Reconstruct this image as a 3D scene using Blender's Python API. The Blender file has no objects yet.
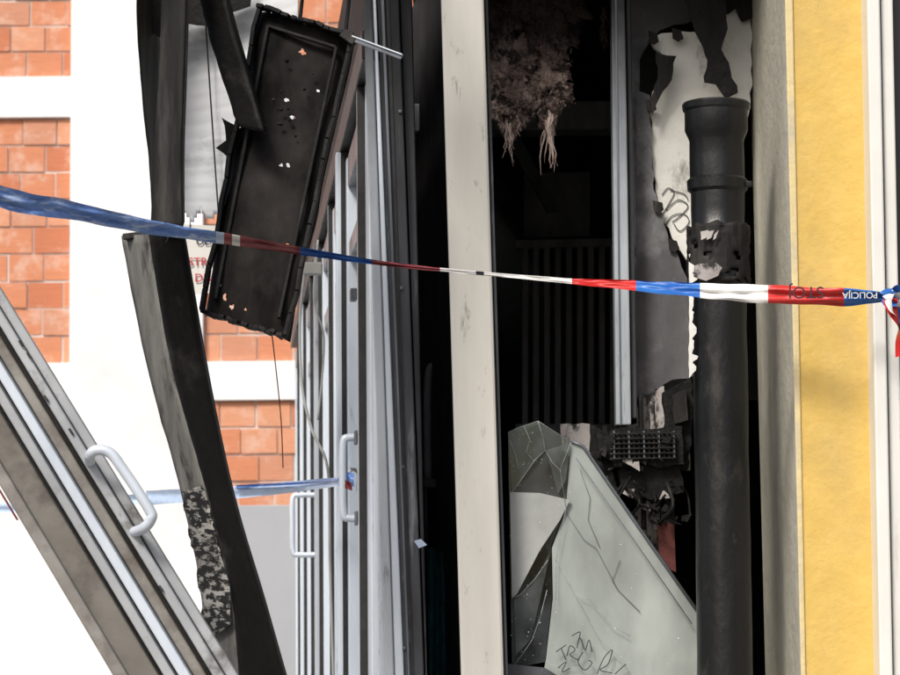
import bpy, bmesh, math, random
from mathutils import Vector, Matrix, noise
random.seed(7)
R=random.uniform
sc=bpy.context.scene
# ---------------------------------------------------------------- camera
CAM=Vector((0,0,1.0)); FPX=2700.0
th=math.radians(5.6); ph=math.radians(0.5)
r0=Vector((1,0,0)); u0=Vector((0,-math.sin(th),math.cos(th))); fw=Vector((0,math.cos(th),math.sin(th)))
rt=r0*math.cos(ph)-u0*math.sin(ph); up=u0*math.cos(ph)+r0*math.sin(ph)
cd=bpy.data.cameras.new("camera"); cam=bpy.data.objects.new("camera",cd); sc.collection.objects.link(cam)
m=Matrix((rt,up,-fw)).transposed().to_4x4(); m.translation=CAM; cam.matrix_world=m
cd.lens=108; cd.sensor_width=36; cd.clip_start=0.05; cd.clip_end=3000; sc.camera=cam
cd.dof.use_dof=True; cd.dof.focus_distance=5.7; cd.dof.aperture_fstop=13
def S(px,py,y):
    """surveyed position: where the sight line meets the vertical plane at distance y"""
    d=fw+rt*((px-450)/FPX)+up*((337.5-py)/FPX)
    return CAM+d*((y-CAM.y)/d.y)
# ---------------------------------------------------------------- materials
def M(name,c1,c2,scale=8,rough=.6,metal=0,bump=.15,stretch=(1,1,1),c3=None,thr=.58,s3=3,st3=(1,1,1),soft=.06,spec=.4,zsoot=None,bd=.01):
    mt=bpy.data.materials.new(name); mt.use_nodes=True; nt=mt.node_tree; N=nt.nodes; L=nt.links
    b=N["Principled BSDF"]; b.inputs["Roughness"].default_value=rough; b.inputs["Metallic"].default_value=metal
    b.inputs["Specular IOR Level"].default_value=spec
    tc=N.new("ShaderNodeTexCoord")
    def nz(s,st,det=5,r=.62):
        mp=N.new("ShaderNodeMapping"); mp.inputs["Scale"].default_value=st; L.new(tc.outputs["Object"],mp.inputs[0])
        n=N.new("ShaderNodeTexNoise"); n.inputs["Scale"].default_value=s; n.inputs["Detail"].default_value=det; n.inputs["Roughness"].default_value=r
        L.new(mp.outputs[0],n.inputs["Vector"]); return n
    def ramp(src,a,b_):
        r=N.new("ShaderNodeMapRange"); r.inputs[1].default_value=a; r.inputs[2].default_value=b_; L.new(src,r.inputs[0]); return r.outputs[0]
    def mix(f,a,b_):
        x=N.new("ShaderNodeMix"); x.data_type='RGBA'
        L.new(f,x.inputs[0])
        for i,v in ((6,a),(7,b_)):
            if isinstance(v,tuple): x.inputs[i].default_value=(*v,1)
            else: L.new(v,x.inputs[i])
        return x.outputs[2]
    n1=nz(scale,stretch); col=mix(ramp(n1.outputs[0],.32,.68),c1,c2)
    if c3:
        n3=nz(s3,st3,6,.68); col=mix(ramp(n3.outputs[0],thr-soft,thr+soft),col,c3)
    if zsoot:   # soot settling: (z_low,z_high,color)
        g=N.new("ShaderNodeSeparateXYZ"); L.new(tc.outputs["Object"],g.inputs[0])
        n4=nz(5,(1,1,.5)); ma=N.new("ShaderNodeMath"); ma.operation='MULTIPLY_ADD'; ma.inputs[1].default_value=abs(zsoot[1]-zsoot[0])*1.4
        L.new(n4.outputs[0],ma.inputs[0]); L.new(g.outputs[2],ma.inputs[2])
        o=abs(zsoot[1]-zsoot[0])*.7
        col=mix(ramp(ma.outputs[0],zsoot[0]+o,zsoot[1]+o),col,zsoot[2])
    L.new(col,b.inputs["Base Color"])
    if bump:
        bp=N.new("ShaderNodeBump"); bp.inputs["Strength"].default_value=bump; bp.inputs["Distance"].default_value=bd
        n5=nz(scale*3,stretch); L.new(n5.outputs[0],bp.inputs["Height"]); L.new(bp.outputs[0],b.inputs["Normal"])
    rr=N.new("ShaderNodeMapRange"); rr.inputs[3].default_value=max(0,rough-.12); rr.inputs[4].default_value=min(1,rough+.15)
    L.new(n1.outputs[0],rr.inputs[0]); L.new(rr.outputs[0],b.inputs["Roughness"])
    return mt
m_alu=M("aluminium_sooty",(.52,.56,.60),(.36,.39,.43),6,.38,.25,.05,(3,3,.4),c3=(.08,.08,.08),thr=.62,s3=5,st3=(3,3,.5),zsoot=(1.75,2.35,(.03,.03,.032)))
m_alu_lt=M("aluminium_light",(.70,.76,.83),(.57,.63,.70),5,.4,.15,.05,(3,3,.5),c3=(.2,.2,.2),thr=.67,s3=6,st3=(3,3,.4))
m_alu_dk=M("aluminium_dark",(.10,.105,.12),(.045,.047,.053),6,.45,.2,.1,(3,3,.4),c3=(.25,.26,.28),thr=.64,s3=9,st3=(3,3,.4),zsoot=(1.5,2.2,(.013,.013,.014)))
m_edge=M("anodised_edge",(.2,.22,.25),(.1,.11,.12),8,.4,.3,.05,(3,3,.4))
m_post=M("painted_post",(.62,.605,.55),(.50,.485,.44),4,.5,0,.06,(2,2,.3),c3=(.24,.22,.18),thr=.655,s3=16,st3=(2,2,.6),soft=.05)
m_rubber=M("gasket",(.03,.03,.03),(.015,.015,.015),20,.6)
m_char=M("charred_steel",(.011,.010,.010),(.004,.004,.004),9,.6,0,.4,c3=(.04,.037,.034),thr=.66,s3=7,soft=.08,spec=.22)
m_pan=M("charred_enamel_sheet",(.007,.006,.006),(.003,.0028,.0028),4,.75,0,.10,c3=(.034,.030,.028),thr=.60,s3=3.4,st3=(1.4,1,.8),soft=.14,spec=.10)
m_char2=M("charred_steel_streaked",(.022,.021,.020),(.009,.0085,.008),7,.65,0,.3,(4,4,.5),c3=(.06,.056,.052),thr=.60,s3=6,st3=(3,3,.5),soft=.1,spec=.2)
m_peel=M("peeling_steel",(.22,.217,.20),(.12,.118,.11),8,.65,0,.4,(4,1,.6),c3=(.02,.018,.017),thr=.57,s3=7,st3=(2.5,2,.7),soft=.06,spec=.25)
m_burntlt=M("blistered_paint",(.40,.39,.36),(.20,.19,.18),10,.7,0,.4,c3=(.010,.010,.010),thr=.475,s3=34,st3=(.45,1,2.6),soft=.03)
m_board=M("sooty_board",(.82,.84,.87),(.64,.67,.70),3,.7,0,.1,(1,1,2.5),c3=(.22,.22,.22),thr=.68,s3=2.5,st3=(1,1,2),soft=.10,zsoot=(2.42,2.66,(.12,.12,.12)))
m_int=M("sooty_interior",(.028,.028,.030),(.013,.013,.014),5,.8,0,.4,c3=(.06,.06,.06),thr=.62,s3=4,soft=.1)
m_int2=M("scorched_metal",(.24,.24,.255),(.10,.10,.108),7,.6,0,.3,(2,2,.5))
m_int3=M("scorched_metal_pale",(.62,.62,.66),(.36,.36,.40),7,.6,0,.3,(2,2,.5))
m_plaster=M("plasterboard_white",(.84,.84,.80),(.68,.68,.64),6,.85,0,.3,c3=(.22,.205,.185),thr=.61,s3=8,st3=(1.3,1,.8),soft=.08)
m_plaster2=M("plaster_dirty",(.5,.47,.45),(.3,.27,.26),12,.85,0,.4,c3=(.03,.03,.03),thr=.53,s3=16,st3=(1.5,1,.7),soft=.04)
m_greysheet=M("scorched_board",(.15,.15,.156),(.085,.085,.09),8,.8,0,.35,(1,1,.6),c3=(.24,.24,.25),thr=.60,s3=6,soft=.1,spec=.2)
m_black=M("burnt_black",(.012,.012,.012),(.005,.005,.005),12,.6,0,.6,spec=.2)
m_pipe=M("cast_iron_black",(.010,.0105,.011),(.005,.005,.0055),9,.34,.0,.25,(1,1,.5),c3=(.055,.051,.046),thr=.65,s3=9,st3=(1,1,.5),soft=.08,spec=.5)
m_yellow=M("yellow_render",(.70,.485,.14),(.63,.425,.11),14,.9,0,.5,c3=(.54,.38,.14),thr=.61,s3=4,st3=(1,1,.6),soft=.12,bd=.006)
m_yellow2=M("corner_bead_render",(.74,.61,.33),(.64,.53,.28),10,.9,0,.4,c3=(.5,.46,.36),thr=.62,s3=5,soft=.12)
m_greyw=M("grey_render",(.56,.535,.44),(.45,.43,.36),10,.9,0,.5,c3=(.32,.31,.27),thr=.64,s3=3,st3=(1,1,.35),soft=.16)
m_pvc=M("white_pvc",(.80,.79,.74),(.72,.71,.66),5,.4,0,.02,c3=(.50,.48,.43),thr=.67,s3=5,st3=(3,3,.4),soft=.06)
m_brown=M("dark_window",(.05,.035,.025),(.03,.022,.018),4,.15,0,0)
m_white=M("lime_plaster",(.93,.93,.93),(.88,.88,.88),2,.9,0,.3,c3=(.72,.72,.73),thr=.64,s3=1.1,soft=.14)
m_grwall=M("yard_wall_dim_grey",(.44,.46,.49),(.40,.42,.45),2,.6,0,.05)  # dimmer end of the yard wall, put into the colour
m_mortar=M("mortar",(.74,.70,.66),(.62,.58,.54),8,.95,0,.5)
bricks=[M("clay_block_%d"%i,c,tuple(x*.86 for x in c),7,.9,0,.5,(1,1,8),c3=(.78,.56,.46),thr=.63,s3=5,soft=.12) for i,c in enumerate([(.72,.29,.155),(.64,.23,.12),(.78,.37,.22),(.68,.32,.20)])]
m_blue=M("tape_blue",(.03,.17,.52),(.02,.10,.40),20,.35,0,.1)
m_bluel=M("tape_blue_sheen",(.20,.34,.72),(.10,.22,.56),12,.3,0,.2,(1,6,9),c3=(.50,.62,.86),thr=.57,s3=7,st3=(1,4,14),soft=.06)  # pale streaks in the colour stand in for sheen on the film
m_bluew=M("tape_blue_pale",(.58,.69,.85),(.44,.57,.78),10,.3,0,.1,(1,6,6))
m_red=M("tape_red",(.62,.035,.03),(.48,.02,.02),20,.35,0,.1)
m_redd=M("tape_red_dull",(.28,.06,.07),(.2,.04,.05),20,.35,0,.1)
m_tw=M("tape_white",(.80,.79,.77),(.68,.67,.65),20,.35,0,.1)
m_ink=M("ink_dark",(.02,.02,.03),(.03,.03,.04),20,.6,0,0)
m_inkred=M("ink_red",(.55,.03,.05),(.5,.03,.05),20,.6,0,0)
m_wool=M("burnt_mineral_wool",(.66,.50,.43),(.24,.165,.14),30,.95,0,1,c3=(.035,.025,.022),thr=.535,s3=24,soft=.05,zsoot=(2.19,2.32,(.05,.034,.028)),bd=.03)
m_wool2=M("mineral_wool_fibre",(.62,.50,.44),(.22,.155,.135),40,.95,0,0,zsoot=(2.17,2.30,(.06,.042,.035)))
m_cable=M("cable_grey",(.40,.40,.38),(.3,.3,.28),10,.5,0,0)
m_teal=M("teal_cloth",(.03,.15,.17),(.015,.08,.10),12,.9,0,.6)
m_rust=M("rust_red",(.15,.04,.035),(.09,.025,.02),12,.7,0,.3)
m_ground=M("asphalt",(.055,.055,.055),(.04,.04,.04),30,.9,0,.4)
m_pave=M("concrete_paving",(.32,.31,.29),(.26,.25,.24),10,.9,0,.4)
m_conc=M("concrete",(.40,.39,.37),(.33,.32,.30),5,.9,0,.4)
def glassmat(name,haze,hc,rough=.08,nscale=5,st=(1,1,1)):
    mt=bpy.data.materials.new(name); mt.use_nodes=True; nt=mt.node_tree; N=nt.nodes; L=nt.links
    N.remove(N["Principled BSDF"]); out=N["Material Output"]
    t=N.new("ShaderNodeBsdfTransparent"); t.inputs[0].default_value=(.82,.88,.86,1)
    g=N.new("ShaderNodeBsdfGlossy"); g.inputs["Roughness"].default_value=rough
    fr=N.new("ShaderNodeFresnel"); fr.inputs[0].default_value=1.5
    m1=N.new("ShaderNodeMixShader"); L.new(fr.outputs[0],m1.inputs[0]); L.new(t.outputs[0],m1.inputs[1]); L.new(g.outputs[0],m1.inputs[2])
    d=N.new("ShaderNodeBsdfDiffuse"); m2=N.new("ShaderNodeMixShader")
    tc=N.new("ShaderNodeTexCoord"); nz=N.new("ShaderNodeTexNoise"); nz.inputs["Scale"].default_value=nscale; nz.inputs["Detail"].default_value=6
    mp=N.new("ShaderNodeMapping"); mp.inputs["Scale"].default_value=st; L.new(tc.outputs["Object"],mp.inputs[0]); L.new(mp.outputs[0],nz.inputs["Vector"])
    r=N.new("ShaderNodeMapRange"); r.inputs[1].default_value=.35; r.inputs[2].default_value=.66; r.inputs[3].default_value=haze[0]; r.inputs[4].default_value=haze[1]
    L.new(nz.outputs[0],r.inputs[0]); L.new(r.outputs[0],m2.inputs[0]); L.new(m1.outputs[0],m2.inputs[1]); L.new(d.outputs[0],m2.inputs[2])
    cr=N.new("ShaderNodeMix"); cr.data_type='RGBA'; cr.inputs[6].default_value=(*hc,1); cr.inputs[7].default_value=(*[c*.7 for c in hc],1)
    n2=N.new("ShaderNodeTexNoise"); n2.inputs["Scale"].default_value=9; n2.inputs["Detail"].default_value=6; L.new(tc.outputs["Object"],n2.inputs["Vector"]); L.new(n2.outputs[0],cr.inputs[0]); L.new(cr.outputs[2],d.inputs[0])
    L.new(m2.outputs[0],out.inputs[0]); return mt
g_haze=glassmat("glass_hazed",(.50,.88),(.55,.60,.57),.10,5,(1.6,1,.7))
g_haze2=glassmat("glass_hazed_pale",(.55,.95),(.60,.62,.60),.2,6)
g_clear=glassmat("glass_sooty_clear",(.02,.30),(.26,.28,.29),.03,9)
g_clear2=glassmat("glass_sooty_clear_b",(.03,.42),(.28,.30,.31),.03,14)
g_crack=glassmat("glass_crack_edge",(.3,.8),(.65,.70,.68),.2,60)
g_shop=glassmat("shop_glass",(.75,.92),(.50,.58,.67),.05)
# ---------------------------------------------------------------- mesh helpers
groups={}
def group(name):
    e=bpy.data.objects.new(name,None); sc.collection.objects.link(e); groups[e]=[]; return e
def add(name,verts,faces,mat,parent=None,smooth=False,bevel=0,solid=0,mats=None,fmi=None):
    me=bpy.data.meshes.new(name); me.from_pydata([tuple(v) for v in verts],[],faces)
    for x in (mats or [mat]): me.materials.append(x)
    if fmi: me.polygons.foreach_set("material_index",fmi)
    if smooth: me.polygons.foreach_set("use_smooth",[True]*len(me.polygons))
    me.update(); o=bpy.data.objects.new(name,me); sc.collection.objects.link(o)
    bm=bmesh.new(); bm.from_mesh(me); bmesh.ops.recalc_face_normals(bm,faces=bm.faces); bm.to_mesh(me); bm.free()
    if solid: s=o.modifiers.new("s","SOLIDIFY"); s.thickness=solid; s.offset=0
    if bevel: b=o.modifiers.new("b","BEVEL"); b.width=bevel; b.segments=2; b.limit_method='ANGLE'
    if parent: groups[parent].append(o)
    return o
def box(name,lo,hi,mat,parent=None,bevel=0):
    x0,y0,z0=lo; x1,y1,z1=hi
    v=[(x0,y0,z0),(x1,y0,z0),(x1,y1,z0),(x0,y1,z0),(x0,y0,z1),(x1,y0,z1),(x1,y1,z1),(x0,y1,z1)]
    f=[(0,3,2,1),(4,5,6,7),(0,1,5,4),(1,2,6,5),(2,3,7,6),(3,0,4,7)]
    return add(name,v,f,mat,parent,bevel=bevel)
def slab(name,pts,y,t,mat,parent=None,bevel=0,jag=0):
    """cut-out sheet standing at distance y, t thick. pts surveyed"""
    if jag:
        q=[]
        for i,p in enumerate(pts):
            a=pts[i]; b=pts[(i+1)%len(pts)]; n=max(1,int(math.dist(a,b)/7))
            for k in range(n):
                f=k/n; j=jag if k else jag*.3
                q.append((a[0]+(b[0]-a[0])*f+R(-j,j),a[1]+(b[1]-a[1])*f+R(-j,j)))
        pts=q
    n=len(pts); A=[S(p[0],p[1],y) for p in pts]; B=[a+Vector((0,t,0)) for a in A]
    return add(name,A+B,[tuple(range(n)),tuple(range(2*n-1,n-1,-1))]+[(i,(i+1)%n,n+(i+1)%n,n+i) for i in range(n)],mat,parent,bevel=bevel)
def bar(name,a,b,w,d,mat,parent=None,bevel=.002,ref=Vector((0,1,0))):
    a=Vector(a); b=Vector(b); t=(b-a).normalized(); s=t.cross(ref).normalized(); n=s.cross(t).normalized()
    v=[]
    for p in (a,b):
        for i,j in ((-1,-1),(1,-1),(1,1),(-1,1)): v.append(p+s*(i*w/2)+n*(j*d/2))
    return add(name,v,[(0,3,2,1),(4,5,6,7),(0,1,5,4),(1,2,6,5),(2,3,7,6),(3,0,4,7)],mat,parent,bevel=bevel)
def smoothpath(pts,n=6):
    P=[Vector(p) for p in pts]; out=[]
    for i in range(len(P)-1):
        p0=P[max(i-1,0)];p1=P[i];p2=P[i+1];p3=P[min(i+2,len(P)-1)]
        for k in range(n):
            t=k/n; out.append(.5*((2*p1)+(p2-p0)*t+(2*p0-5*p1+4*p2-p3)*t*t+(3*p1-p0-3*p2+p3)*t**3))
    out.append(P[-1]); return out
def tube(name,pts,r,mat,parent=None,sides=10,sm=True,n=6):
    P=smoothpath(pts,n) if sm else [Vector(p) for p in pts]
    V=[];F=[]
    for i,p in enumerate(P):
        t=(P[min(i+1,len(P)-1)]-P[max(i-1,0)]).normalized()
        ref=Vector((0,1,0)) if abs(t.y)<.9 else Vector((1,0,0))
        s=t.cross(ref).normalized(); u=s.cross(t)
        rr=r(i/(len(P)-1)) if callable(r) else r
        for k in range(sides):
            a=2*math.pi*k/sides; V.append(p+s*math.cos(a)*rr+u*math.sin(a)*rr)
    for i in range(len(P)-1):
        for k in range(sides):
            F.append((i*sides+k,i*sides+(k+1)%sides,(i+1)*sides+(k+1)%sides,(i+1)*sides+k))
    F.append(tuple(range(sides))); F.append(tuple(range((len(P)-1)*sides,len(P)*sides)))
    return add(name,V,F,mat,parent,smooth=True)
def sheet(name,TL,TR,BR,BL,nu,nv,mat,parent=None,amp=.01,fs=4,hole=None,th=.002,seed=0,wave=None):
    nrm=(TR-TL).cross(BL-TL).normalized(); V=[];F=[]
    for j in range(nv+1):
        for i in range(nu+1):
            u=i/nu; v=j/nv; p=(TL*(1-u)+TR*u)*(1-v)+(BL*(1-u)+BR*u)*v
            d=noise.noise(p*fs+Vector((seed,0,0)))*amp+noise.noise(p*fs*4+Vector((seed,9,0)))*amp*.12
            if wave: d+=wave(u,v)
            V.append(p+nrm*d)
    for j in range(nv):
        for i in range(nu):
            if hole and hole((i+.5)/nu,(j+.5)/nv): continue
            a=j*(nu+1)+i; F.append((a,a+1,a+nu+2,a+nu+1))
    return add(name,V,F,mat,parent,smooth=True,solid=th)
def strip(name,Lp,Rp,yL,yR,mat,parent=None,n=8,amp=.003,jag=0,th=.003):
    """long folded steel flange given by its two edges"""
    A=smoothpath([(x,y,0) for x,y in Lp],n); B=smoothpath([(x,y,0) for x,y in Rp],n); V=[];F=[];K=6
    for i,(a,b) in enumerate(zip(A,B)):
        ja=R(-jag,jag); jb=R(-jag,jag)
        for k in range(K+1):
            f=k/K; p=S(a.x+(b.x-a.x)*f+(ja if k==0 else jb if k==K else 0),a.y+(b.y-a.y)*f,yL+(yR-yL)*f)
            V.append(p+Vector((0,noise.noise(p*9)*amp,0)))
    for i in range(len(A)-1):
        for k in range(K):
            q=i*(K+1)+k; F.append((q,q+1,q+K+2,q+K+1))
    return add(name,V,F,mat,parent,solid=th,smooth=True)
def text(name,s,pos,size,mat,parent,rot,ext=.0005):
    c=bpy.data.curves.new(name,'FONT'); c.body=s; c.size=size; c.align_x='CENTER'; c.align_y='CENTER'; c.extrude=ext
    c.materials.append(mat); o=bpy.data.objects.new(name,c); sc.collection.objects.link(o); o.location=pos; o.rotation_euler=rot; groups[parent].append(o); return o
def lathe(name,prof,cx,cy,mat,parent,sides=48,lean=(0,0),rough=0):
    V=[];F=[]; z0=prof[0][1]
    for r,z in prof:
        for k in range(sides):
            a=2*math.pi*k/sides; rr=r+rough*noise.noise(Vector((math.cos(a)*2.5,math.sin(a)*2.5,z*14)))
            V.append((cx+lean[0]*(z-z0)+rr*math.cos(a),cy+lean[1]*(z-z0)+rr*math.sin(a),z))
    for i in range(len(prof)-1):
        for k in range(sides): F.append((i*sides+k,i*sides+(k+1)%sides,(i+1)*sides+(k+1)%sides,(i+1)*sides+k))
    return add(name,V,F,mat,parent,smooth=False)
# ================================================================ GROUND / SETTING
g=box("ground",(-600,-600,-.5),(600,600,0),m_ground)
g=box("paving",(-4,3.4,.004),(5,14.0,.1),m_pave,bevel=.01)
# ---------------------------------------------------------------- unfinished brick building at 18 m
ub=group("unfinished_brick_building"); Y=18.0
def wx(px,py=337): return S(px,py,Y).x
def wz(py,px=100): return S(px,py,Y).z
colL,colR=wx(71,240),wx(204,360)
z_b1t,z_b1b=wz(77),wz(118); z_b2t,z_b2b=wz(363),wz(402)
box("column",(colL,Y-.06,0),(colR,Y+.3,7.5),m_white,ub,.01)
box("column",(colR+3.6,Y-.06,0),(colR+4.5,Y+.3,7.5),m_white,ub,.01)
box("column",(colL-4.4,Y-.06,0),(colL-3.5,Y+.3,7.5),m_white,ub,.01)
for (a,b) in ((colL-3.5,colL),(colR,colR+3.6)):
    box("ring_beam",(a,Y-.04,z_b1b),(b,Y+.28,z_b1t),m_white,ub,.006)
    box("ring_beam",(a,Y-.04,z_b2b),(b,Y+.28,z_b2t),m_white,ub,.006)
    box("ring_beam",(a,Y-.04,7.2),(b,Y+.28,7.5),m_white,ub,.006)
box("plastered_base",(colL-3.5,Y-.03,0),(colL,Y+.25,z_b2b),m_white,ub)
box("back_wall",(colL-4.4,Y+.3,0),(colR+4.5,Y+8,7.4),m_mortar,ub)
def blocks(name,x0,x1,z0,z1,px_pitch=.238,rh=.181):
    V=[];F=[];I=[]; nr=max(1,round((z1-z0)/rh)); h=(z1-z0)/nr
    for r in range(nr):
        x=x0-(.0 if r%2 else px_pitch/2)+R(-.02,.02)
        while x<x1:
            pw_=px_pitch*(1+R(-.04,.04))
            a=max(x,x0)+R(.003,.008); b=min(x+pw_,x1)-R(.003,.008)
            if b-a>.03:
                yy=Y+R(-.01,.006); za=z0+r*h+.007+R(-.002,.004); zb=z0+(r+1)*h-R(.004,.010); q=len(V); d=R(-.003,.003)
                V+=[(a,yy,za),(b,yy,za+d),(b,Y+.2,za),(a,Y+.2,za),(a,yy,zb),(b,yy,zb+d),(b,Y+.2,zb),(a,Y+.2,zb)]
                for f in ((0,1,5,4),(1,2,6,5),(3,0,4,7),(4,5,6,7),(0,3,2,1)): F.append(tuple(q+t for t in f)); 
                I+= [random.choice((0,0,1,2,3))]*5
            x+=pw_
    add(name,V,F,None,ub,mats=bricks,fmi=I)
    box(name+"_mortar",(x0,Y+.008,z0),(x1,Y+.19,z1),m_mortar,ub)
for (a,b) in ((colL-3.5,colL),(colR,colR+3.6)):
    blocks("clay_blocks",a,b,z_b2t,z_b1b)
    blocks("clay_blocks",a,b,z_b1t,7.2)
blocks("clay_blocks",colR,colR+3.6,0,z_b2b)
# low rendered wall in front, white end and separate grey end
yw=15.0
gx0=S(205,600,yw).x
box("rendered_yard_wall",(-9,yw,0),(gx0,yw+.2,S(100,492,yw).z),m_white,None,.01)
grey_end=group("yard_wall_grey_end"); gt=S(260,505,yw).z; gx1=1.6  # made-up leaf for the same wall's dimmer end, shade put into its grey
box("leaf",(gx0+.02,yw+.03,.08),(gx1,yw+.07,gt),m_grwall,grey_end,.004)
box("post",(gx1,yw,0),(gx1+.12,yw+.12,gt+.1),m_grwall,grey_end,.004)
for zz in (.2,gt-.2): box("added_hinge",(gx1-.15,yw+.01,zz-.03),(gx1,yw+.03,zz+.03),m_edge,grey_end,.002)
# ================================================================ BURNT SHOP BUILDING
sb=group("burnt_shop_building")
FL=.2
def lean_box(name,pl,pr,y0,y1,mat,zt=2.75,zb=0,parent=sb,bevel=.003):
    def ln(p,z):
        a=S(p[0],0,y0); b=S(p[1],675,y0); f=(z-b.z)/(a.z-b.z); return b.x+(a.x-b.x)*f
    v=[(ln(pl,zb),y0,zb),(ln(pr,zb),y0,zb),(ln(pr,zb),y1,zb),(ln(pl,zb),y1,zb),(ln(pl,zt),y0,zt),(ln(pr,zt),y0,zt),(ln(pr,zt),y1,zt),(ln(pl,zt),y1,zt)]
    return add(name,v,[(0,3,2,1),(4,5,6,7),(0,1,5,4),(1,2,6,5),(2,3,7,6),(3,0,4,7)],mat,parent,bevel=bevel)
lean_box("reveal",(785,803),(800,815),5.603,6.28,m_greyw)
lean_box("pier",(790,802),(867,880),5.58,5.602,m_yellow)
lean_box("corner_bead",(785,801),(793,806),5.574,5.5798,m_yellow2)
lean_box("pier_core",(800.5,815.5),(866,878),5.603,6.3,m_greyw)
# right-hand pvc window
win=group("pvc_window")
lean_box("outer_frame",(867,880),(880,893),5.50,5.60,m_pvc,2.5,.65,win,.004)
lean_box("sash_frame",(881,894),(893,906),5.52,5.60,m_pvc,2.5,.65,win,.004)
lean_box("gasket_strip",(879.5,892.5),(881.5,894.5),5.54,5.6,m_rubber,2.5,.65,win,0)
lean_box("pane",(893,906),(1090,1103),5.56,5.57,m_brown,2.5,.65,win,0)
lean_box("far_frame",(1090,1103),(1130,1143),5.5,5.6,m_pvc,2.5,.65,win,.004)
lean_box("sill",(867,880),(1140,1143),5.42,5.6,m_pvc,.649,.61,win,.004)
xw0=S(867,337,5.6).x
box("wall_below_window",(xw0,5.605,0),(5,5.9,.61),m_yellow,sb)
box("wall_above_window",(xw0,5.605,2.5),(5,5.9,2.75),m_yellow,sb)
box("wall_beyond_window",(S(1140,337,5.6).x,5.604,.61),(5,5.9,2.5),m_yellow,sb)
box("upper_storey",(-.1,5.6,2.752),(5,10.4,6.2),m_yellow,sb)
for xx in (.6,2.4,3.9):
    box("upper_window",(xx,5.56,3.7),(xx+.9,5.597,5),m_pvc,sb,.004); box("upper_pane",(xx+.08,5.545,3.78),(xx+.82,5.557,4.92),m_brown,sb)
box("roof_eaves",(-.3,5.3,6.203),(5.3,10.7,6.35),m_conc,sb)
# interior shell
box("interior_floor",(-.05,5.9,.1),(2.2,10.3,FL),m_int,sb)
box("interior_back_wall",(-.19,9.2,FL),(2.2,9.3,2.75),m_int,sb)
box("interior_ceiling",(-.02,5.95,2.66),(2.2,10.3,2.748),m_int,sb)
box("interior_right_wall",(1.55,6.36,FL),(1.65,9.2,2.66),m_int,sb)
box("sill_wall",(-.1,5.95,.1),(.75,6.08,.8),m_greyw,sb,.004)
box("fascia",(-.2,5.9,2.47),(.85,6.05,2.75),m_char2,sb,.004)
# ---- receding side shopfront with doors
sf=group("aluminium_shopfront")
A0=Vector((-.145,6.05)); B0=Vector((-.72,13.0)); dv=(B0-A0).normalized(); nv_=Vector((-dv.y,dv.x))
if nv_.x>0: nv_=-nv_
LEN=(B0-A0).length
def F(s,off,z): p=A0+dv*s+nv_*off; return Vector((p.x,p.y,z))
def fbox(name,s0,s1,o0,o1,z0,z1,mat,bevel=.003,parent=sf):
    v=[F(s0,o0,z0),F(s1,o0,z0),F(s1,o1,z0),F(s0,o1,z0),F(s0,o0,z1),F(s1,o0,z1),F(s1,o1,z1),F(s0,o1,z1)]
    return add(name,v,[(0,3,2,1),(4,5,6,7),(0,1,5,4),(1,2,6,5),(2,3,7,6),(3,0,4,7)],mat,parent,bevel=bevel)
ZT=2.30
fbox("head_rail",0,LEN,-.05,.05,ZT-.07,ZT,m_alu_dk)
fbox("fascia_panel",0,LEN,-.05,.02,ZT+.002,2.75,m_char)
fbox("floor_rail",0,LEN,-.05,.05,.1,.26,m_alu)
fbox("inner_lining",.3,LEN,-.24,-.19,.1,2.75,m_int,0)
fbox("side_panel",.0,.14,-.04,.022,.262,ZT-.072,m_alu_lt); fbox("side_panel_gasket",.141,.15,-.04,.016,.262,ZT-.072,m_rubber,0); fbox("side_panel",.151,.31,-.04,.028,.262,ZT-.072,m_alu_lt)
s=.32; i=0
while s<LEN-.1:
    fbox("mullion",s,s+.06,-.04,.045+(.014 if i%2 else 0),.262,ZT-.072,m_alu_lt if i%3 else m_alu)
    fbox("gasket",s-.006,s,-.01,.046,.262,ZT-.072,m_rubber,0)
    e=min(s+.93,LEN)
    fbox("glass_pane",s+.075,e,-.012,-.004,.30,ZT-.1,g_shop,0)
    fbox("door_stile",s+.075,s+.14,0,.033,.27,ZT-.10,m_alu_lt); fbox("door_stile",e-.07,e-.006,0,.033,.27,ZT-.10,m_alu_lt)
    fbox("door_gasket",s+.062,s+.074,0,.036,.27,ZT-.10,m_rubber,0)
    fbox("door_rail",s+.141,e-.071,0,.031,.27,.42,m_alu_lt); fbox("door_rail",s+.141,e-.071,0,.031,ZT-.18,ZT-.10,m_alu)
    fbox("transom",s+.141,e-.071,0,.028,1.92,1.97,m_alu)
    s+=.94; i+=1
def dhandle(s,zc,h,pr):
    P=[F(s,.03,zc+h/2),F(s,pr*.8,zc+h/2),F(s,pr,zc+h/2-.012),F(s,pr+.002,zc),F(s,pr,zc-h/2+.012),F(s,pr*.8,zc-h/2),F(s,.03,zc-h/2)]
    tube("pull_handle",P,.0095,m_alu_lt,sf,12,n=5)
    for q in (1,-1): fbox("handle_rose",s-.016,s+.016,.033,.042,zc+q*h/2-.018,zc+q*h/2+.018,m_edge)
dhandle(.66,S(350,478,6.71).z,.20,.068)
dhandle(3.75,S(306,525,9.8).z,.215,.12)
fbox("lock",.63,.68,.033,.05,S(350,295,6.7).z-.015,S(350,295,6.7).z+.015,m_edge)
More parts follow.
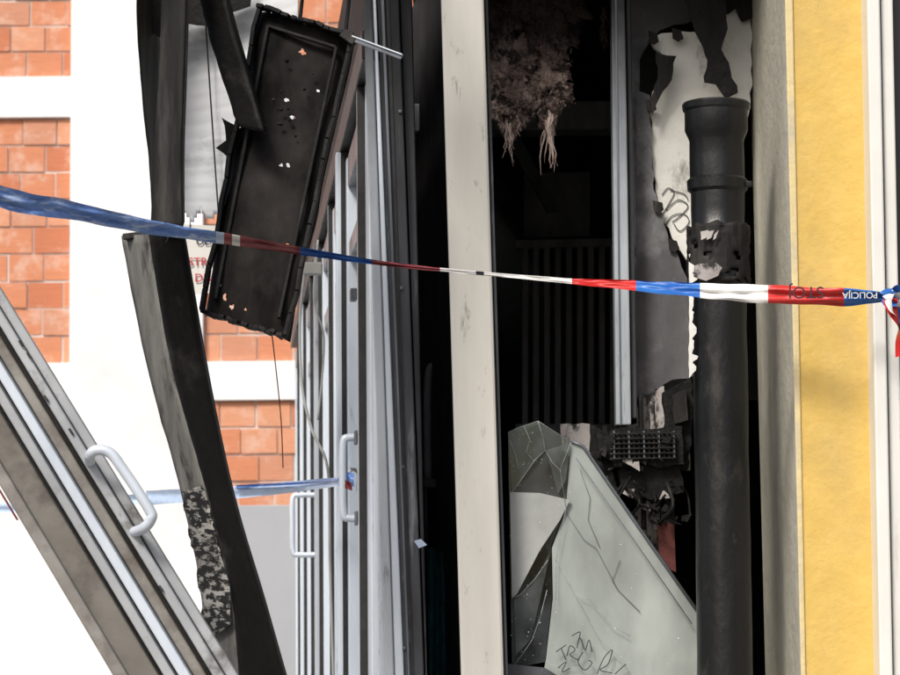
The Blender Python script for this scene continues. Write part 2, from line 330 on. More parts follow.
# corner post of the shopfront (dark)
cp=group("corner_mullion")
lean_box("post_face",(377,405),(399,424),6.0,6.09,m_alu_dk,2.47,.1,cp)
lean_box("post_light_flange",(363,385),(372,394),5.99,6.03,m_alu,2.47,.1,cp)
lean_box("post_flange_b",(373,395),(376,404),5.995,6.03,m_alu_lt,2.47,.1,cp)
lean_box("post_rebate",(399.5,424.5),(412,427),6.03,6.09,m_alu_dk,2.47,.1,cp)
lean_box("post_groove",(386,412),(389,414),5.996,5.9998,m_rubber,2.47,.1,cp,0)
lean_box("post_ridge",(381,408),(384,410),5.99,5.9998,m_edge,2.47,.1,cp,.001)
for z in (.5,.9,1.3,1.7,2.1): 
    p=S(400,337,5.998); bar("rivet",(p.x+.004,5.994,z),(p.x+.004,5.999,z),.008,.008,m_edge,cp,.002,Vector((1,0,0)))
# beige post in front
wp=group("steel_post")
lean_box("tube",(441,461),(484,504),5.85,5.93,m_post,2.6,.1,wp,.006)
lean_box("dark_flange",(485,505),(488,508),5.87,5.93,m_alu_dk,2.6,.1,wp,.001)
box("base_plate",(S(461,675,5.85).x-.04,5.82,.1),(S(504,675,5.85).x+.04,5.96,.115),m_alu_dk,wp,.002)
# frame post at 610-635
fp=group("window_frame_mullion")
lean_box("face",(611,619),(625,635),6.10,6.16,m_alu,2.47,S(625,425,6.1).z,fp)
lean_box("face_groove",(615,623),(616.5,624.5),6.096,6.0998,m_edge,2.47,S(625,425,6.1).z,fp,0)
lean_box("edge",(625.5,635.5),(631,641),6.12,6.16,m_alu_dk,2.47,S(625,418,6.1).z,fp)
# ---------------------------------------------------------------- partition wall on the right
pw=group("torn_plasterboard_partition")
slab("plasterboard",[(648,36),(662,33),(690,32),(712,28),(720,-30),(752,-30),(751,100),(744,140),(740,260),(738,430),(700,430),(700,378),(690,374),(696,350),(690,335),(697,322),(689,305),(695,285),(688,262),(676,245),(664,222),(655,190),(652,150),(650,100),(660,78),(666,60),(654,48)],6.22,.02,m_plaster,pw,jag=1.6)
slab("scorched_panel",[(626,-20),(700,-20),(694,20),(660,30),(652,38),(640,60),(640,110),(646,170),(656,222),(676,262),(690,300),(692,385),(672,392),(655,384),(640,398),(630,396)],6.29,.015,m_greysheet,pw,jag=1.5)
slab("scorched_panel_lower",[(636,90),(650,95),(654,190),(667,232),(688,280),(693,376),(672,380),(655,392),(634,398)],6.2,.008,m_greysheet,pw,jag=1.5)
slab("burnt_back_panel",[(615,-60),(790,-60),(790,400),(640,400),(615,390)],6.5,.02,m_int,pw)
slab("hanging_flap",[(678,-20),(722,-20),(728,28),(722,50),(738,92),(726,98),(716,84),(704,82),(707,60),(700,40),(692,22)],6.12,.006,m_black,pw,jag=2)
slab("hanging_flap_small",[(656,52),(676,56),(672,80),(660,98),(652,116),(650,100),(658,78)],6.17,.004,m_char2,pw,jag=1.5)
slab("soot_crust",[(700,-20),(760,-20),(760,14),(742,22),(735,8),(722,16),(715,4)],6.2,.006,m_black,pw,jag=2.5)
for (x,y) in ((652,36),(676,33),(650,104),(657,205),(672,244),(693,300)):
    slab("curled_scorched_edge",[(x-4,y-5),(x+5,y-3),(x+7,y+5),(x+2,y+9),(x-3,y+6)],6.19,.004,m_char2,pw,jag=2)
hw=[[(662,195),(668,188),(674,193),(668,205),(661,216)],[(666,210),(678,200),(688,206),(680,216),(672,222)],[(664,228),(672,216),(684,214),(689,222),(680,231),(674,224)],[(670,190),(684,194),(688,200)]]
for q in hw: tube("handwriting",[S(a,b,6.217) for a,b in q],.0011,m_ink,pw,5)
# ---------------------------------------------------------------- black drain pipe
dp=group("drain_pipe")
YP=5.76; pt=S(716,110,YP); pb=S(725,660,YP); lx=(pt.x-pb.x)/(pt.z-pb.z)
r=.0585; z1=lambda py:S(716,py,YP).z
prof=[(r,.1)]+[(r,z1(q)) for q in range(660,290,-30)]+[(r,z1(290)),(r+.004,z1(287)),(r+.005,z1(276)),(r,z1(272)),(r,z1(260)),(r,z1(248)),(r+.006,z1(246)),(r+.008,z1(232)),(r+.003,z1(229)),(r-.001,z1(226)),(r-.001,z1(210)),(r-.001,z1(193)),(r+.006,z1(190)),(r+.007,z1(181)),(r,z1(178)),(r,z1(160)),(r,z1(142)),(r+.003,z1(138)),(r+.010,z1(131)),(r+.010,z1(112)),(r+.014,z1(110)),(r+.015,z1(105)),(r+.012,z1(103)),(r+.004,z1(103)),(r+.002,z1(120)),(r-.006,z1(121)),(r-.006,z1(400))]
xb=S(716,110,YP).x-lx*(pt.z-.1)
pp=lathe("pipe_body",prof,xb,YP,m_pipe,dp,lean=(lx,0),rough=.0022)
for pl in pp.data.polygons: pl.use_smooth=True
pp.modifiers.new("e","EDGE_SPLIT").split_angle=math.radians(35)
bar("clamp_bolt",S(742,184,5.74),S(752,184,5.74),.012,.012,m_pipe,dp)
# scorched wrapping round the joint
V=[];Fc=[]; NZ=14; NA=64
za_,zb_=z1(284),z1(226)
for j in range(NZ+1):
    for k in range(NA):
        a=2*math.pi*k/NA; z=za_+(zb_-za_)*j/NZ + (.008*noise.noise(Vector((math.cos(a)*4,math.sin(a)*4,5))) if j in (0,NZ) else 0)
        rr=r+.0088+.003*noise.noise(Vector((math.cos(a)*4,math.sin(a)*4,z*30)))+.001*math.sin(z*400+a*2)
        V.append((xb+lx*(z-.1)+rr*math.cos(a),YP+rr*math.sin(a),z))
for j in range(NZ):
    for k in range(NA):
        if noise.noise(Vector((k*.22,j*.5,3)))>.30: continue
        Fc.append((j*NA+k,j*NA+(k+1)%NA,(j+1)*NA+(k+1)%NA,(j+1)*NA+k))
add("scorched_wrapping",V,Fc,m_char2,dp,smooth=True,solid=.001)
for q in range(3): slab("ash_flake",[(699+R(-2,2)+q*7,233+R(-3,3)),(709+q*5,230),(706+q*5,238),(701+q*6,240)],5.683-.002*q,.003,m_plaster2,dp,jag=1)
random.seed(21); pts=[(689,262)]; yy=264
while yy<372:
    d_=R(7,20); b_=R(0,6)
    pts+= [(692+R(0,2),yy+1),(693+b_,yy+d_*.35),(693+b_*.9,yy+d_*.65),(691.5+R(0,1.5),yy+d_*.94)]; yy+=d_
pts+=[(689,378)]
slab("peeling_coat",pts,5.705,.004,m_plaster,dp,jag=.6)
slab("peeling_coat",[(694,266),(716,262),(722,268),(718,276),(706,281),(694,277)],5.680,.003,m_plaster2,dp,jag=1.2)
# ---------------------------------------------------------------- interior content
ib=group("charred_ceiling_beam")
slab("beam",[(400,104),(640,100),(640,128),(400,132)],7.6,.12,m_int3,ib,bevel=.004)
slab("brace",[(500,128),(515,128),(560,210),(548,212)],7.6,.03,m_int2,ib)
sh=group("charred_slatted_radiator")
for j in range(9):
    x=522+j*11; slab("slat",[(x,246),(x+6,246),(x+6,424),(x,424)],8.2,.03,m_int3,sh,bevel=.003)
slab("top_rail",[(516,240),(618,238),(618,246),(516,248)],8.19,.05,m_int3,sh); slab("bottom_rail",[(516,424),(618,424),(618,434),(516,434)],8.19,.05,m_int3,sh)
nb=group("scorched_notice_board"); slab("board",[(524,172),(590,170),(590,236),(524,238)],8.3,.02,m_int3,nb,bevel=.002); slab("rim",[(521,168),(593,166),(593,171),(521,172)],8.28,.03,m_int,nb)
cab=group("burnt_cabinet"); slab("carcass",[(420,440),(470,440),(470,640),(420,640)],8.0,.4,m_int,cab,bevel=.01); slab("door",[(424,450),(444,450),(444,636),(424,636)],7.98,.015,m_int2,cab); slab("door",[(447,450),(467,450),(467,636),(447,636)],7.98,.015,m_int2,cab)
cloth=group("teal_curtain_cloth")
sheet("fabric",S(424,545,6.9),S(462,560,6.9),S(466,700,6.8),S(420,700,6.8),20,40,m_teal,cloth,.03,8,th=.003,wave=lambda u,v:.02*math.sin(u*22))
ch=group("burnt_chair")
tube("back_loop",[S(428,480,7.2),S(428,380,7.2),S(436,366,7.2),S(450,372,7.2),S(456,480,7.2)],.010,m_int3,ch); 
slab("seat",[(420,478),(462,478),(462,488),(420,488)],7.1,.35,m_int2,ch,bevel=.005)
for xx,yy in ((423,7.12),(459,7.12),(423,7.42),(459,7.42)): 
    a=S(xx,488,yy); bar("leg",a,(a.x,a.y,FL),.022,.022,m_int2,ch)
# mineral wool
wl=group("burnt_insulation_wool")
def lump(name,cx,cy,y,rx,rz,mat,seed):
    bm=bmesh.new(); bmesh.ops.create_icosphere(bm,subdivisions=6,radius=1)
    c=S(cx,cy,y)
    for v in bm.verts:
        n=v.co.normalized(); d=1+.5*noise.fractal(n*1.8+Vector((seed,0,0)),1,2,4)+.24*noise.noise(n*7+Vector((seed,5,0)))+.2*noise.noise(n*17+Vector((seed,5,0)))+.12*noise.noise(n*38+Vector((seed,5,0)))
        v.co=Vector((n.x*rx,n.y*rx*.7,n.z*rz))*d+c
    me=bpy.data.meshes.new(name); bm.to_mesh(me); bm.free(); me.materials.append(mat)
    me.polygons.foreach_set("use_smooth",[True]*len(me.polygons)); o=bpy.data.objects.new(name,me); sc.collection.objects.link(o); groups[wl].append(o)
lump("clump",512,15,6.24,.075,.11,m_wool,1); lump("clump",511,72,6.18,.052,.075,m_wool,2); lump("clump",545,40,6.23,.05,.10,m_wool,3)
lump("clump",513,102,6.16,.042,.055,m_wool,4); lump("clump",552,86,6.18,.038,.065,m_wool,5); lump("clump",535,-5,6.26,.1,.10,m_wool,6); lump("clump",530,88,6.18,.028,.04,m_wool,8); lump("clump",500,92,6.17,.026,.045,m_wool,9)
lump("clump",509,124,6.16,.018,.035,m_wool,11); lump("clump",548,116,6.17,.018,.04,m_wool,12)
V=[];Fc=[]
def strand(px,py,ln,w,y):
    a=S(px,py,y); q=len(V); n=6; yy=a.y
    dx=R(-.15,.15)
    for i in range(n+1):
        t=i/n; ww=w*(1-t*.85); zz=a.z-ln*t; x=a.x+dx*ln*t+.012*noise.noise(Vector((px,t*3,py))); V.extend([(x-ww/2,yy+R(-.002,.002),zz),(x+ww/2,yy+R(-.002,.002),zz)])
    for i in range(n): Fc.append((q+2*i,q+2*i+1,q+2*i+3,q+2*i+2))
for _ in range(200):
    px=random.gauss(512,11) if random.random()<.6 else random.gauss(552,9); py=R(5,122)-abs(px-514)*.2
    strand(px,py,R(.005,.018),R(.0008,.002),R(6.10,6.18))
for px,ln,py in ((508,.10,126),(510,.07,128),(547,.13,122),(549,.16,118),(552,.10,118),(517,.04,120),(500,.04,108),(530,.03,112)):
    for _ in range(5): strand(px+R(-1.2,1.2),py+R(-10,2),ln*R(.6,1.02),.006,R(6.14,6.17))
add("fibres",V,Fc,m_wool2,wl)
V=[];Fc=[]
for _ in range(25): strand(R(575,584),R(0,10),R(.02,.09),.003,6.3)
for _ in range(25): strand(R(600,606),R(5,40),R(.02,.06),.002,6.3)
add("fibres_side",V,Fc,m_wool2,wl)
# ---------------------------------------------------------------- burnt meter
bmr=group("burnt_electric_meter")
slab("casing",[(610,430),(622,427),(650,429),(682,426),(684,464),(660,468),(640,463),(614,467)],6.05,.09,m_black,bmr,jag=1.2)
for j in range(13): slab("grille_bar",[(613+j*5,431),(614.7+j*5,431),(615.2+j*5,458),(613.5+j*5,458)],6.035,.01,m_char2 if j%3 else m_edge,bmr)
for j in range(6): slab("grille_bar",[(610,433+j*5),(676,432+j*5),(676,433.3+j*5),(610,434.3+j*5)],6.03,.005,m_char2,bmr)
slab("bracket",[(664,392),(690,378),(694,400),(688,470),(668,470)],6.1,.05,m_black,bmr,jag=1.5)
slab("bracket_plate",[(672,396),(686,388),(688,420),(674,424)],6.07,.02,m_char2,bmr,jag=1)
slab("lower_housing",[(620,466),(680,462),(684,492),(650,500),(622,488)],6.07,.08,m_char,bmr,jag=1.8)
slab("side_housing",[(596,432),(612,436),(616,462),(600,458)],6.06,.05,m_black,bmr,jag=1.5)
slab("conduit_plate",[(638,404),(650,392),(664,386),(664,402),(690,404),(690,470),(660,474),(662,560),(636,520)],6.2,.01,m_plaster2,bmr,jag=1.5)
for px in (640,652,668): tube("conduit",[S(px,392+R(0,10),6.14),S(px+2,450,6.14),S(px+4,530,6.14)],.006,m_plaster2 if px==652 else m_char2,bmr)
slab("rusty_plate",[(657,522),(674,520),(676,572),(660,566)],6.1,.01,m_rust,bmr)
for j in range(20):
    a=(R(592,688),R(455,500)); b=(a[0]+R(-18,18),a[1]+R(0,26)); c=(b[0]+R(-14,14),b[1]+R(0,25))
    tube("melted_cable",[S(*a,R(5.99,6.1)),S(*b,R(5.97,6.1)),S(min(c[0],690),min(c[1],525),6.05)],R(.0016,.0038),m_black if j%2 else m_char2,bmr,6,n=4)
for j in range(60):
    x,y=R(590,684),R(424,522); slab("fragment",[(x,y),(x+R(3,11),y+R(-3,3)),(x+R(3,9),y+R(4,12)),(x-R(0,4),y+R(3,8))],6.02+R(0,.08),.008,(m_char,m_black,m_char2,m_black,m_char,m_plaster2)[j%6],bmr,jag=1.5)
slab("mount",[(590,424),(600,428),(612,470),(618,500),(606,496),(590,450)],6.08,.02,m_black,bmr,jag=2)
slab("backing_panel",[(560,424),(590,424),(590,470),(562,450)],6.25,.01,m_plaster2,bmr,jag=1)
# ---------------------------------------------------------------- broken glass pane
bg=group("broken_window_pane")
YG=5.97
slab("hazed_glass",[(571,442),(582,446),(697,612),(697,690),(540,690),(546,660),(553,598),(552,548),(566,510)],YG,.008,g_haze,bg)
slab("hazed_shard",[(510,492),(540,493),(570,500),(560,520),(540,550),(517,594),(512,598)],YG-.012,.006,g_haze2,bg)
slab("sooty_glass",[(508,432),(524,426),(538,421),(552,430),(571,441),(566,508),(551,546),(552,598),(545,662),(512,668)],YG+.004,.005,g_clear,bg)
slab("shard",[(508,432),(538,421),(545,448),(530,468),(512,491)],YG-.006,.004,g_clear2,bg)
slab("shard",[(546,450),(570,443),(566,480),(558,494)],YG-.01,.004,g_clear2,bg)
slab("shard",[(514,600),(532,585),(550,552),(540,600),(530,640),(516,655)],YG-.008,.004,g_clear2,bg)
cr=[[(508,432),(520,427),(538,421),(571,442)],[(538,421),(543,437),(545,450),(552,462),(560,470),(566,508)],[(545,450),(534,461),(528,470),(518,484),(512,492)],[(560,470),(566,455),(571,442)],[(512,598),(520,595),(534,580),(548,560)],[(512,668),(524,652),(532,640),(540,618),(547,590)],[(510,440),(516,456),(518,470)],[(556,560),(575,594),(600,640),(622,660),(640,690)],[(524,426),(530,440),(526,452),(534,461)],[(566,508),(560,540),(556,560),(556,600)],[(575,594),(590,600),(612,626),(630,636)],[(545,662),(560,668),(580,664)]]
for q in cr: tube("crack_edge",[S(a,b,YG-.013) for a,b in q],.0006,g_crack,bg,5,sm=False)
for q in ([(566,512),(584,540),(596,548),(618,590),(640,612)],[(580,470),(590,498),(588,520),(600,548)],[(620,560),(612,580),(618,590)]): tube("crack_line",[S(a,b,YG-.004) for a,b in q],.0007,m_edge,bg,5,sm=False)
tube("pane_edge",[S(571,441,YG-.004),S(583,446,YG-.004),S(640,529,YG-.004),S(698,612,YG-.004)],.0035,m_edge,bg,6,sm=False)
tube("pane_edge_inner",[S(576,458,YG-.016),S(636,543,YG-.016),S(692,624,YG-.016)],.0010,m_edge,bg,6,sm=False)
V=[];Fc=[]   # crumbs of tempered glass stuck on the pane
for _ in range(260):
    px=R(510,560) if random.random()<.5 else R(560,690); py=R(430,670)
    if px>571 and py<442+(px-571)*1.36+6: continue
    c=S(px,py,YG-.016); q=len(V); rr=R(.0005,.0018)
    V+= [c+Vector((R(-rr,rr),R(-.002,.0),R(-rr,rr))) for _k in range(4)]; Fc+=[(q,q+1,q+2),(q,q+2,q+3),(q,q+1,q+3),(q+1,q+2,q+3)]
add("glass_crumbs",V,Fc,m_tw,bg)
gl=[[(583,652),(578,662),(585,670),(592,663),(588,660)],[(597,674),(604,658),(612,650),(608,664),(600,670),(612,673)],[(615,674),(626,664)],[(556,652),(566,645)],[(561,648),(566,660)],[(567,656),(570,646),(575,650),(570,655),(578,660)],[(577,648),(580,638),(585,650),(589,640),(592,652)],[(558,668),(566,662),(562,672),(570,668)],[(572,636),(580,632),(578,642)]]
for q in gl: tube("marker_writing",[S(a,b,YG-.016) for a,b in q],.0011,m_ink,bg,5)
slab("bottom_frame",[(508,664),(545,668),(600,700),(700,700),(700,712),(508,712)],YG-.02,.06,m_alu_dk,bg)
# ================================================================ LEFT DEBRIS
bd=group("hanging_canopy_board")
sheet("corrugated_sheet",S(150,22,6.45),S(300,-30,6.35),S(290,240,6.4),S(160,228,6.45),90,50,m_board,bd,.03,3,th=.004,wave=lambda u,v:.0018*math.sin(v*110),hole=lambda u,v:v>.93+.06*noise.noise(Vector((u*14,0,0))))
sheet("folded_lip",S(136,-30,6.2),S(158,-30,6.4),S(158,190,6.42),S(150,205,6.3),6,30,m_char2,bd,.01,6)
tube("seam",[S(205,12,6.38),S(212,120,6.38),S(220,236,6.38)],.002,m_alu_dk,bd,6)
slab("burnt_edge",[(140,-20),(250,-20),(250,6),(228,14),(205,26),(180,24),(160,38),(148,30)],6.34,.006,m_char,bd,jag=2)
sg=group("door_notice_sign")
slab("plate",[(180,224),(262,228),(262,292),(184,294)],6.9,.004,m_pvc,sg)
for t,py,mm,sz in (("ULAZ U",241,m_ink,.030),("STRIKTNO",262,m_inkred,.030),("DISTRIB.",278,m_inkred,.030)): text("lettering",t,S(216,py,6.895),sz,mm,sg,(math.pi/2,0,0))
for px in (190,255): tube("hanger",[S(px,228,6.9),S(px+3,100,6.8),S(px,-60,6.7)],.0015,m_edge,sg,5)
# charred panel
cpn=group("charred_metal_panel")
TL,TR,BR,BL=S(259,9,5.55),S(352,38,5.5),S(287,338,5.36),S(203,313,5.42)
holes=[(.52,.09,.05,.010),(.45,.26,.05,.008),(.56,.31,.04,.007),(.62,.47,.05,.009),(.55,.475,.03,.007),(.2,.93,.05,.012),(.32,.955,.05,.010),(.47,.95,.03,.008),(.12,.90,.03,.008),(.8,.72,.02,.008),(.75,.2,.03,.005)]
def hf(u,v):
    for a,b,ru,rv in holes:
        if ((u-a)/ru)**2+((v-b)/rv)**2 < .55+1.2*noise.noise(Vector((u*30,v*60,a*9))): return True
    return False
def pw_(u,v):
    w_=.02*(abs(u-.5)*2)**8+.006*noise.noise(Vector((u*3,v*6,2)))
    w_+=.003*math.exp(-((v-.22)/.14)**2)*noise.noise(Vector((u*9,v*18,7)))
    return w_
sheet("pan",TL,TR,BR,BL,90,240,m_pan,cpn,.022,5,hole=hf,th=.002,wave=pw_)
for a,b in ((TL,TR),(TR,BR),(BR,BL),(BL,TL)):
    o=Vector((0,-.018,0)); K_=14
    for k in range(K_):
        f0=k/K_; f1=(k+1)/K_; j=lambda f:Vector((.006*noise.noise(a*3+Vector((f*9,0,0))),.012*noise.noise(b*3+Vector((f*6,3,0))),.006*noise.noise(a*2+Vector((f*8,7,0)))))
        bar("rim",a.lerp(b,f0)+o+j(f0),a.lerp(b,f1)+o+j(f1),.009,.036,m_char,cpn,.002)
c2=lambda u,v:(TL*(1-u)+TR*u)*(1-v)+(BL*(1-u)+BR*u)*v+Vector((0,-.012,0))
bar("inner_channel",c2(.13,.05),c2(.12,.95),.008,.014,m_char,cpn); bar("inner_channel",c2(.87,.05),c2(.87,.95),.007,.012,m_char,cpn)
bar("inner_channel",c2(.13,.05),c2(.87,.05),.007,.012,m_char,cpn)
for j in range(14):
    c=c2(R(.3,.7),R(.05,.4)); rr=R(.002,.006); bm_pts=[c+Vector((rr*math.cos(a)*R(.5,1.4),-.0+R(-.004,0),rr*math.sin(a)*R(.5,1.4))) for a in [k*math.pi/3 for k in range(6)]]
    add("blister",bm_pts+[c+Vector((0,-.006,0))],[(k,(k+1)%6,6) for k in range(6)],m_char2 if j%3 else m_black,cpn)
slab("torn_fin",[(222,117),(240,128),(262,131),(252,180),(236,262),(214,270),(232,210),(222,206),(230,160),(216,148),(226,140)],5.5,.004,m_black,cpn,jag=2)
tube("hanging_wire",[S(272,335,5.4),S(276,370,5.38),S(281,420,5.4),S(283,468,5.4)],.0013,m_rust,cpn,5)
tube("support_wire",[S(300,20,5.55),S(306,-40,5.6),S(308,-90,5.6)],.004,m_char,cpn,6); tube("support_wire",[S(345,38,5.52),S(352,-30,5.6),S(354,-90,5.6)],.004,m_char,cpn,6)
rod=group("bent_steel_flat_bar"); bar("bar",S(350,38,5.45),S(402,57,5.35),.011,.004,m_edge,rod,.001); bar("bar_edge",S(352,36,5.443),S(402,54.5,5.343),.003,.003,m_alu_lt,rod,.001); bar("lug",S(343,33,5.46),S(356,42,5.44),.02,.012,m_char2,rod)
# charred beams
b1=group("charred_steel_beam")
strip("web",[(163,-60),(160,60),(154,150),(151,228)],[(187,-60),(184,60),(181,150),(182,228)],5.32,5.28,m_char2,b1,amp=.006)
strip("flange",[(187,-60),(184,60),(181,150),(182,228)],[(190,-60),(187,60),(184,150),(184,222)],5.28,5.40,m_char,b1)
b3=group("charred_steel_beam")
strip("web",[(190,-60),(203,10),(218,64),(238,126)],[(214,-60),(228,10),(243,64),(264,133)],5.40,5.36,m_char,b3,amp=.004,jag=.6); strip("flange",[(214,-60),(228,10),(243,64),(264,133)],[(218,-60),(232,10),(247,64),(266,130)],5.36,5.45,m_char,b3)
b2=group("bent_steel_channel")
strip("pale_flange",[(122,236),(146,360),(178,480),(196,560),(207,640),(216,720)],[(148,234),(170,360),(196,455),(214,520),(232,600),(242,720)],5.30,5.20,m_peel,b2,jag=.5)
strip("dark_web",[(148,234),(170,360),(196,455),(214,520),(232,600),(242,720)],[(182,231),(203,360),(222,455),(238,520),(262,600),(296,720)],5.20,5.30,m_char,b2)
strip("blistered_patch",[(182,492),(190,535),(198,580),(206,640)],[(203,485),(212,520),(226,570),(232,625)],5.272,5.188,m_burntlt,b2,jag=2,th=.001)
strip("dark_web_flange",[(182,231),(203,360),(222,455),(238,520),(262,600),(296,720)],[(184,231),(206,360),(225,455),(241,520),(265,600),(299,720)],5.30,5.42,m_char2,b2)
bar("joint",S(126,238,5.28),S(184,231,5.26),.012,.05,m_char2,b2); tube("tie_wire",[S(165,222,5.27),S(168,238,5.24),S(160,250,5.25)],.002,m_char,b2,5)
cf=group("burnt_canopy_frame")
za=2.62
for yy in (5.2,5.6,6.4,6.9): box("joist",(-1.4,yy,za),(-.15,yy+.05,za+.08),m_char,cf,.003)
for xx in (-1.4,-.85,-.3): box("rafter",(xx,5.1,za+.083),(xx+.05,7.0,za+.14),m_char,cf,.003)
box("leg",(-1.42,5.2,.1),(-1.36,5.26,za),m_char,cf,.003)
for px,yy in ((175,5.3),(204,5.38)): a=S(px,-55,yy); bar("hanger",a,(a.x,a.y,za+.02),.03,.02,m_char,cf)
# collapsed door leaf bottom-left
cdl=group("collapsed_aluminium_door")
def band(name,c0,c1,y,t,mat,sl0=1.62,sl1=1.63,bevel=.003,x0=-90,ye=725):
    p=[(x0,c0+sl0*x0),((ye-c0)/sl0,ye),((ye-c1)/sl1,ye),(x0,c1+sl1*x0)]
    return slab(name,p,y,t,mat,cdl,bevel=bevel)
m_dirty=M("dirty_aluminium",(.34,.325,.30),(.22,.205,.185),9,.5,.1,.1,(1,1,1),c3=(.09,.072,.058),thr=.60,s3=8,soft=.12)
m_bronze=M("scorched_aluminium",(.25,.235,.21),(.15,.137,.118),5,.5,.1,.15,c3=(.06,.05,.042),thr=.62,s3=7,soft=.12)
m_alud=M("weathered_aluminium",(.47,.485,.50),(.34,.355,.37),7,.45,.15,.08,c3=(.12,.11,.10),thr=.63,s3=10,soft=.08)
band("outer_stile",288,306,4.98,.03,m_alud,1.63,1.635)
band("stile_joint",306,309,4.99,.02,m_rubber,1.635,1.635)
band("outer_lip",309,326,4.965,.03,m_alud,1.635,1.645)
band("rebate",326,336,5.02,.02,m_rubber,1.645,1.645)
band("stile_web",336,356,5.00,.04,m_dirty,1.645,1.65)
band("gasket",356,361,5.01,.02,m_rubber,1.65,1.65)
band("inner_stile",361,380,4.97,.05,m_alu_lt,1.65,1.655)
band("dark_gap",380,386,5.02,.02,m_rubber,1.655,1.655)  # dark strip set back between two profiles
band("frame_member",386,404,4.98,.04,m_alud,1.655,1.66)
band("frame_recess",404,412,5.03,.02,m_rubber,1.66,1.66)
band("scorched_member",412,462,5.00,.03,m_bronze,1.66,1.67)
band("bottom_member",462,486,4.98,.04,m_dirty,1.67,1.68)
band("red_seal",490,493,5.03,.01,m_redd,1.66,1.66,0,ye=520)
tube("pull_handle",[S(90,462,4.97),S(90,455,4.93),S(97,450,4.92),S(110,453,4.92),S(122,468,4.92),S(149,509,4.92),S(151,519,4.92),S(144,528,4.93),S(134,532,4.97)],.0098,m_alu_lt,cdl,14,n=5)
for px,py in ((20,340),(45,395),(70,428),(160,585),(28,352)): slab("screw_mark",[(px,py),(px+4,py+6),(px+2,py+7),(px-2,py+1)],4.96,.003,m_rubber,cdl)
# cable in the passage
cbl=group("dangling_cable")
tube("cable",[S(306,262,7.6),S(300,320,7.6),S(302,385,7.55),S(312,430,7.5),S(328,470,7.4),S(330,560,7.4),S(334,700,7.4)],.004,m_cable,cbl,8)
tube("cable",[S(318,240,7.7),S(314,300,7.7),S(324,340,7.7),S(318,420,7.7)],.003,m_cable,cbl,8)
slab("junction_box",[(303,262),(322,262),(322,274),(303,274)],7.55,.04,m_cable,cbl,bevel=.003)
# ================================================================ TAPE
tp=group("police_barrier_tape")
T=[(-420,100,3.9,15),(-200,148,4.3,13),(0,196,4.7,11),(60,208,4.8,10),(120,221,4.9,8),(180,232,5.0,6.5),(240,241,5.1,5.2),(300,251,5.2,4),(380,263,5.35,2.4),(450,270.5,5.45,1.9),(500,275,5.5,1.8),(570,281,5.5,2.6),(635,285.5,5.47,5.2),(700,290.5,5.45,7.5),(765,294,5.42,9),(840,297,5.4,9),(872,297,5.4,6.5),(888,297,5.4,4)]
colmap=[(-420,m_tw),(-330,m_red),(-240,m_tw),(-150,m_bluel),(214,m_bluew),(222,m_redd),(232,m_tw),(240,m_redd),(300,m_blue),(372,m_redd),(440,m_tw),(476,m_ink),(482,m_tw),(572,m_red),(636,m_blue),(700,m_tw),(766,m_red),(842,m_blue)]
mats=[m_tw,m_red,m_bluel,m_redd,m_blue,m_bluew,m_ink]
V=[];Fc=[];I=[]; xs=[T[0][0]+i*4 for i in range(int((888+420)/4)+1)]
def cm(a,b,c,d,t): return .5*((2*b)+(c-a)*t+(2*a-5*b+4*c-d)*t*t+(3*b-a-3*c+d)*t**3)
K=8
for n_,x in enumerate(xs):
    j=max(q for q in range(len(T)) if T[q][0]<=x); j=min(j,len(T)-2); t=(x-T[j][0])/(T[j+1][0]-T[j][0])
    q=[T[max(j-1,0)],T[j],T[j+1],T[min(j+2,len(T)-1)]]
    py=cm(q[0][1],q[1][1],q[2][1],q[3][1],t); yy=q[1][2]*(1-t)+q[2][2]*t; hw_=q[1][3]*(1-t)+q[2][3]*t
    for k in range(K+1):
        f=k/K*2-1; ed=hw_*f+noise.noise(Vector((x*.03,f*2,0)))*hw_*.22
        fold=.012*abs(math.sin(f*3+x*.01))+.009*noise.noise(Vector((x*.04,f*4,4)))+ f*.02*math.sin(x*.008)
        V.append(S(x,py+ed,yy+fold))
    if n_<len(xs)-1:
        cmx=[c for c in colmap if c[0]<=x][-1][1]
        for k in range(K): a=n_*(K+1)+k; Fc.append((a,a+1,a+K+2,a+K+1)); I.append(mats.index(cmx))
add("ribbon",V,Fc,None,tp,smooth=True,mats=mats,fmi=I)
text("lettering","STOJ",S(806,292,5.385),.034,m_ink,tp,(math.pi/2,math.pi,0))
text("lettering","POLICIJA",S(860,295,5.385),.018,m_tw,tp,(math.pi/2,math.pi,0))
def rib(name,pts,w,mat,tw=1.5):
    P=smoothpath([S(*p) for p in pts],6); V=[];Fc=[]
    for i,p in enumerate(P):
        a=i*.35*tw; t=(P[min(i+1,len(P)-1)]-P[max(i-1,0)]).normalized(); s=t.cross(Vector((0,1,0))).normalized(); s=s*math.cos(a*.5)+Vector((0,1,0))*math.sin(a*.5)
        V+= [p-s*w/2,p+Vector((0,-.004,0)),p+s*w/2]
    for i in range(len(P)-1):
        for k in (0,1): q=i*3+k; Fc.append((q,q+1,q+4,q+3))
    add(name,V,Fc,mat,tp,smooth=True)
rib("knot",[(884,296,5.38),(892,288,5.37),(902,292,5.38),(898,303,5.36),(888,302,5.37),(886,296,5.4)],.022,m_blue)
rib("knot",[(886,300,5.36),(894,294,5.35),(904,300,5.36),(896,306,5.35)],.02,m_tw)
rib("tail",[(890,299,5.37),(893,312,5.36),(898,325,5.36),(899,340,5.37),(902,356,5.37)],.03,m_red,.6)
rib("tail",[(894,302,5.38),(900,318,5.38),(907,335,5.38),(905,350,5.38)],.03,m_blue,.8)
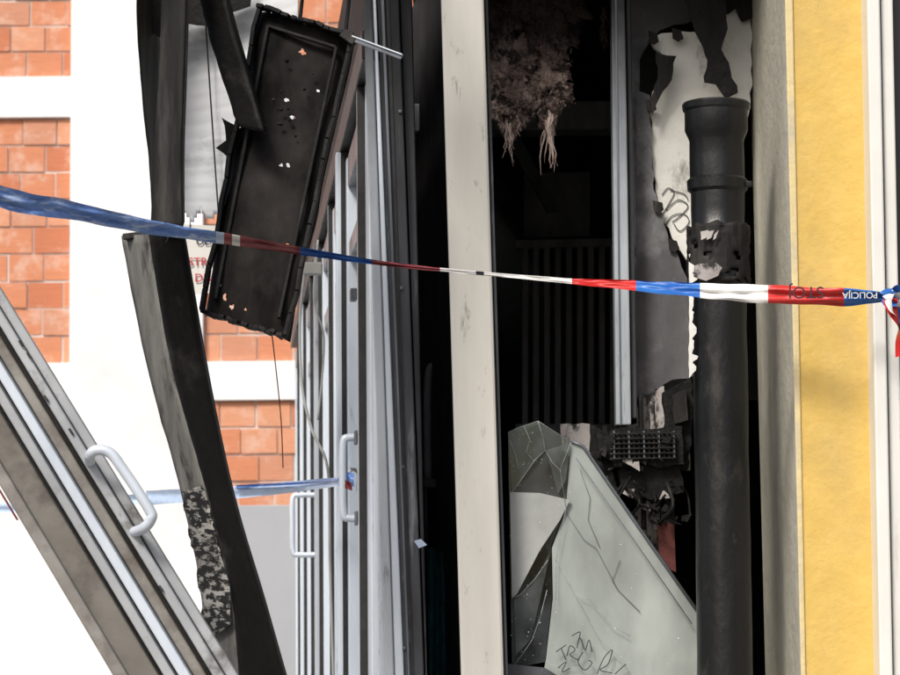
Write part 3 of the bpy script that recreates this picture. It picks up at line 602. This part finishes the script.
rib("tail",[(888,300,5.35),(891,310,5.345),(896,316,5.35)],.014,m_tw,.8)
rib("loop_round_frame",[(890,297,5.38),(905,292,5.42),(915,290,5.47)],.02,m_blue,.3)
tube("thread",[S(889,304,5.37),S(893,350,5.37),S(897,380,5.37),S(899,400,5.37)],.0006,m_tw,tp,4)
bpst=group("barrier_pole"); e=S(-420,100,3.9); tube("pole",[(e.x,e.y+.03,0),(e.x,e.y+.03,e.z+.1)],.02,m_redd,bpst,sm=False); lathe("foot",[(.16,0.001),(.16,.03),(.05,.06),(.02,.08)],e.x,e.y+.03,m_rubber,bpst)
t2=group("barrier_tape")
def flat(pts,mat,w0,w1,name):
    V=[];Fc=[];P=smoothpath([S(*p) for p in pts],14)
    for i,p in enumerate(P):
        t=i/(len(P)-1); w=w0+(w1-w0)*t
        for k in range(5):
            f=k/4-.5; V.append(p+Vector((0,.01*math.sin(f*7+i*.2),w*f+.0015*noise.noise(Vector((i*.3,f*4,0))))))
    for i in range(len(P)-1):
        for k in range(4): q=i*5+k; Fc.append((q,q+1,q+6,q+5))
    add(name,V,Fc,mat,t2,smooth=True)
flat([(-150,510,9.0),(0,508,8.4),(80,505,8.1),(146,498,7.9)],m_bluew,.03,.03,"ribbon_far")
flat([(146,498,7.9),(230,493,7.5),(300,486,7.2),(338,482,6.8)],m_bluew,.042,.022,"ribbon")
flat([(236,487,7.45),(300,483,7.17),(338,480,6.78)],m_bluel,.010,.005,"blue_stripe")
flat([(338,482,6.78),(346,478,6.72),(354,480,6.70)],m_bluel,.02,.035,"knot")
flat([(345,484,6.66),(352,487,6.66)],m_redd,.02,.02,"knot_red")
flat([(350,470,6.65),(357,472,6.67),(356,490,6.67)],m_tw,.01,.015,"knot_white")
ps=group("paper_scrap"); slab("paper",[(414,541),(421,539),(427,545),(419,548)],5.96,.002,m_bluew,ps,jag=.6)
# ---------------------------------------------------------------- finalise parents
for e,ch_ in groups.items():
    acc=Vector(); n=0
    for o in ch_:
        for c in o.bound_box: acc+=o.matrix_basis@Vector(c); n+=1
    c=acc/max(n,1); e.location=c
    for o in ch_: o.parent=e; o.matrix_parent_inverse=Matrix.Translation(-c)
# ---------------------------------------------------------------- light
w=bpy.data.worlds.new("World"); sc.world=w; w.use_nodes=True; nt=w.node_tree
sky=nt.nodes.new("ShaderNodeTexSky"); sky.sky_type='NISHITA'; sky.sun_disc=False
el=math.radians(45); az=math.radians(208)
sky.sun_elevation=el; sky.sun_rotation=az; sky.air_density=1; sky.dust_density=4; sky.ozone_density=1
bgd=nt.nodes["Background"]; nt.links.new(sky.outputs[0],bgd.inputs[0]); bgd.inputs[1].default_value=.13
sd=bpy.data.lights.new("sun",'SUN'); sd.energy=3.1; sd.angle=math.radians(14); sd.color=(1,.96,.9)
so=bpy.data.objects.new("sun",sd); sc.collection.objects.link(so)
d=Vector((math.sin(az)*math.cos(el),math.cos(az)*math.cos(el),math.sin(el)))
so.rotation_euler=(-d).to_track_quat('-Z','Y').to_euler()
sc.view_settings.view_transform='Standard'; sc.view_settings.look='None'; sc.view_settings.exposure=0
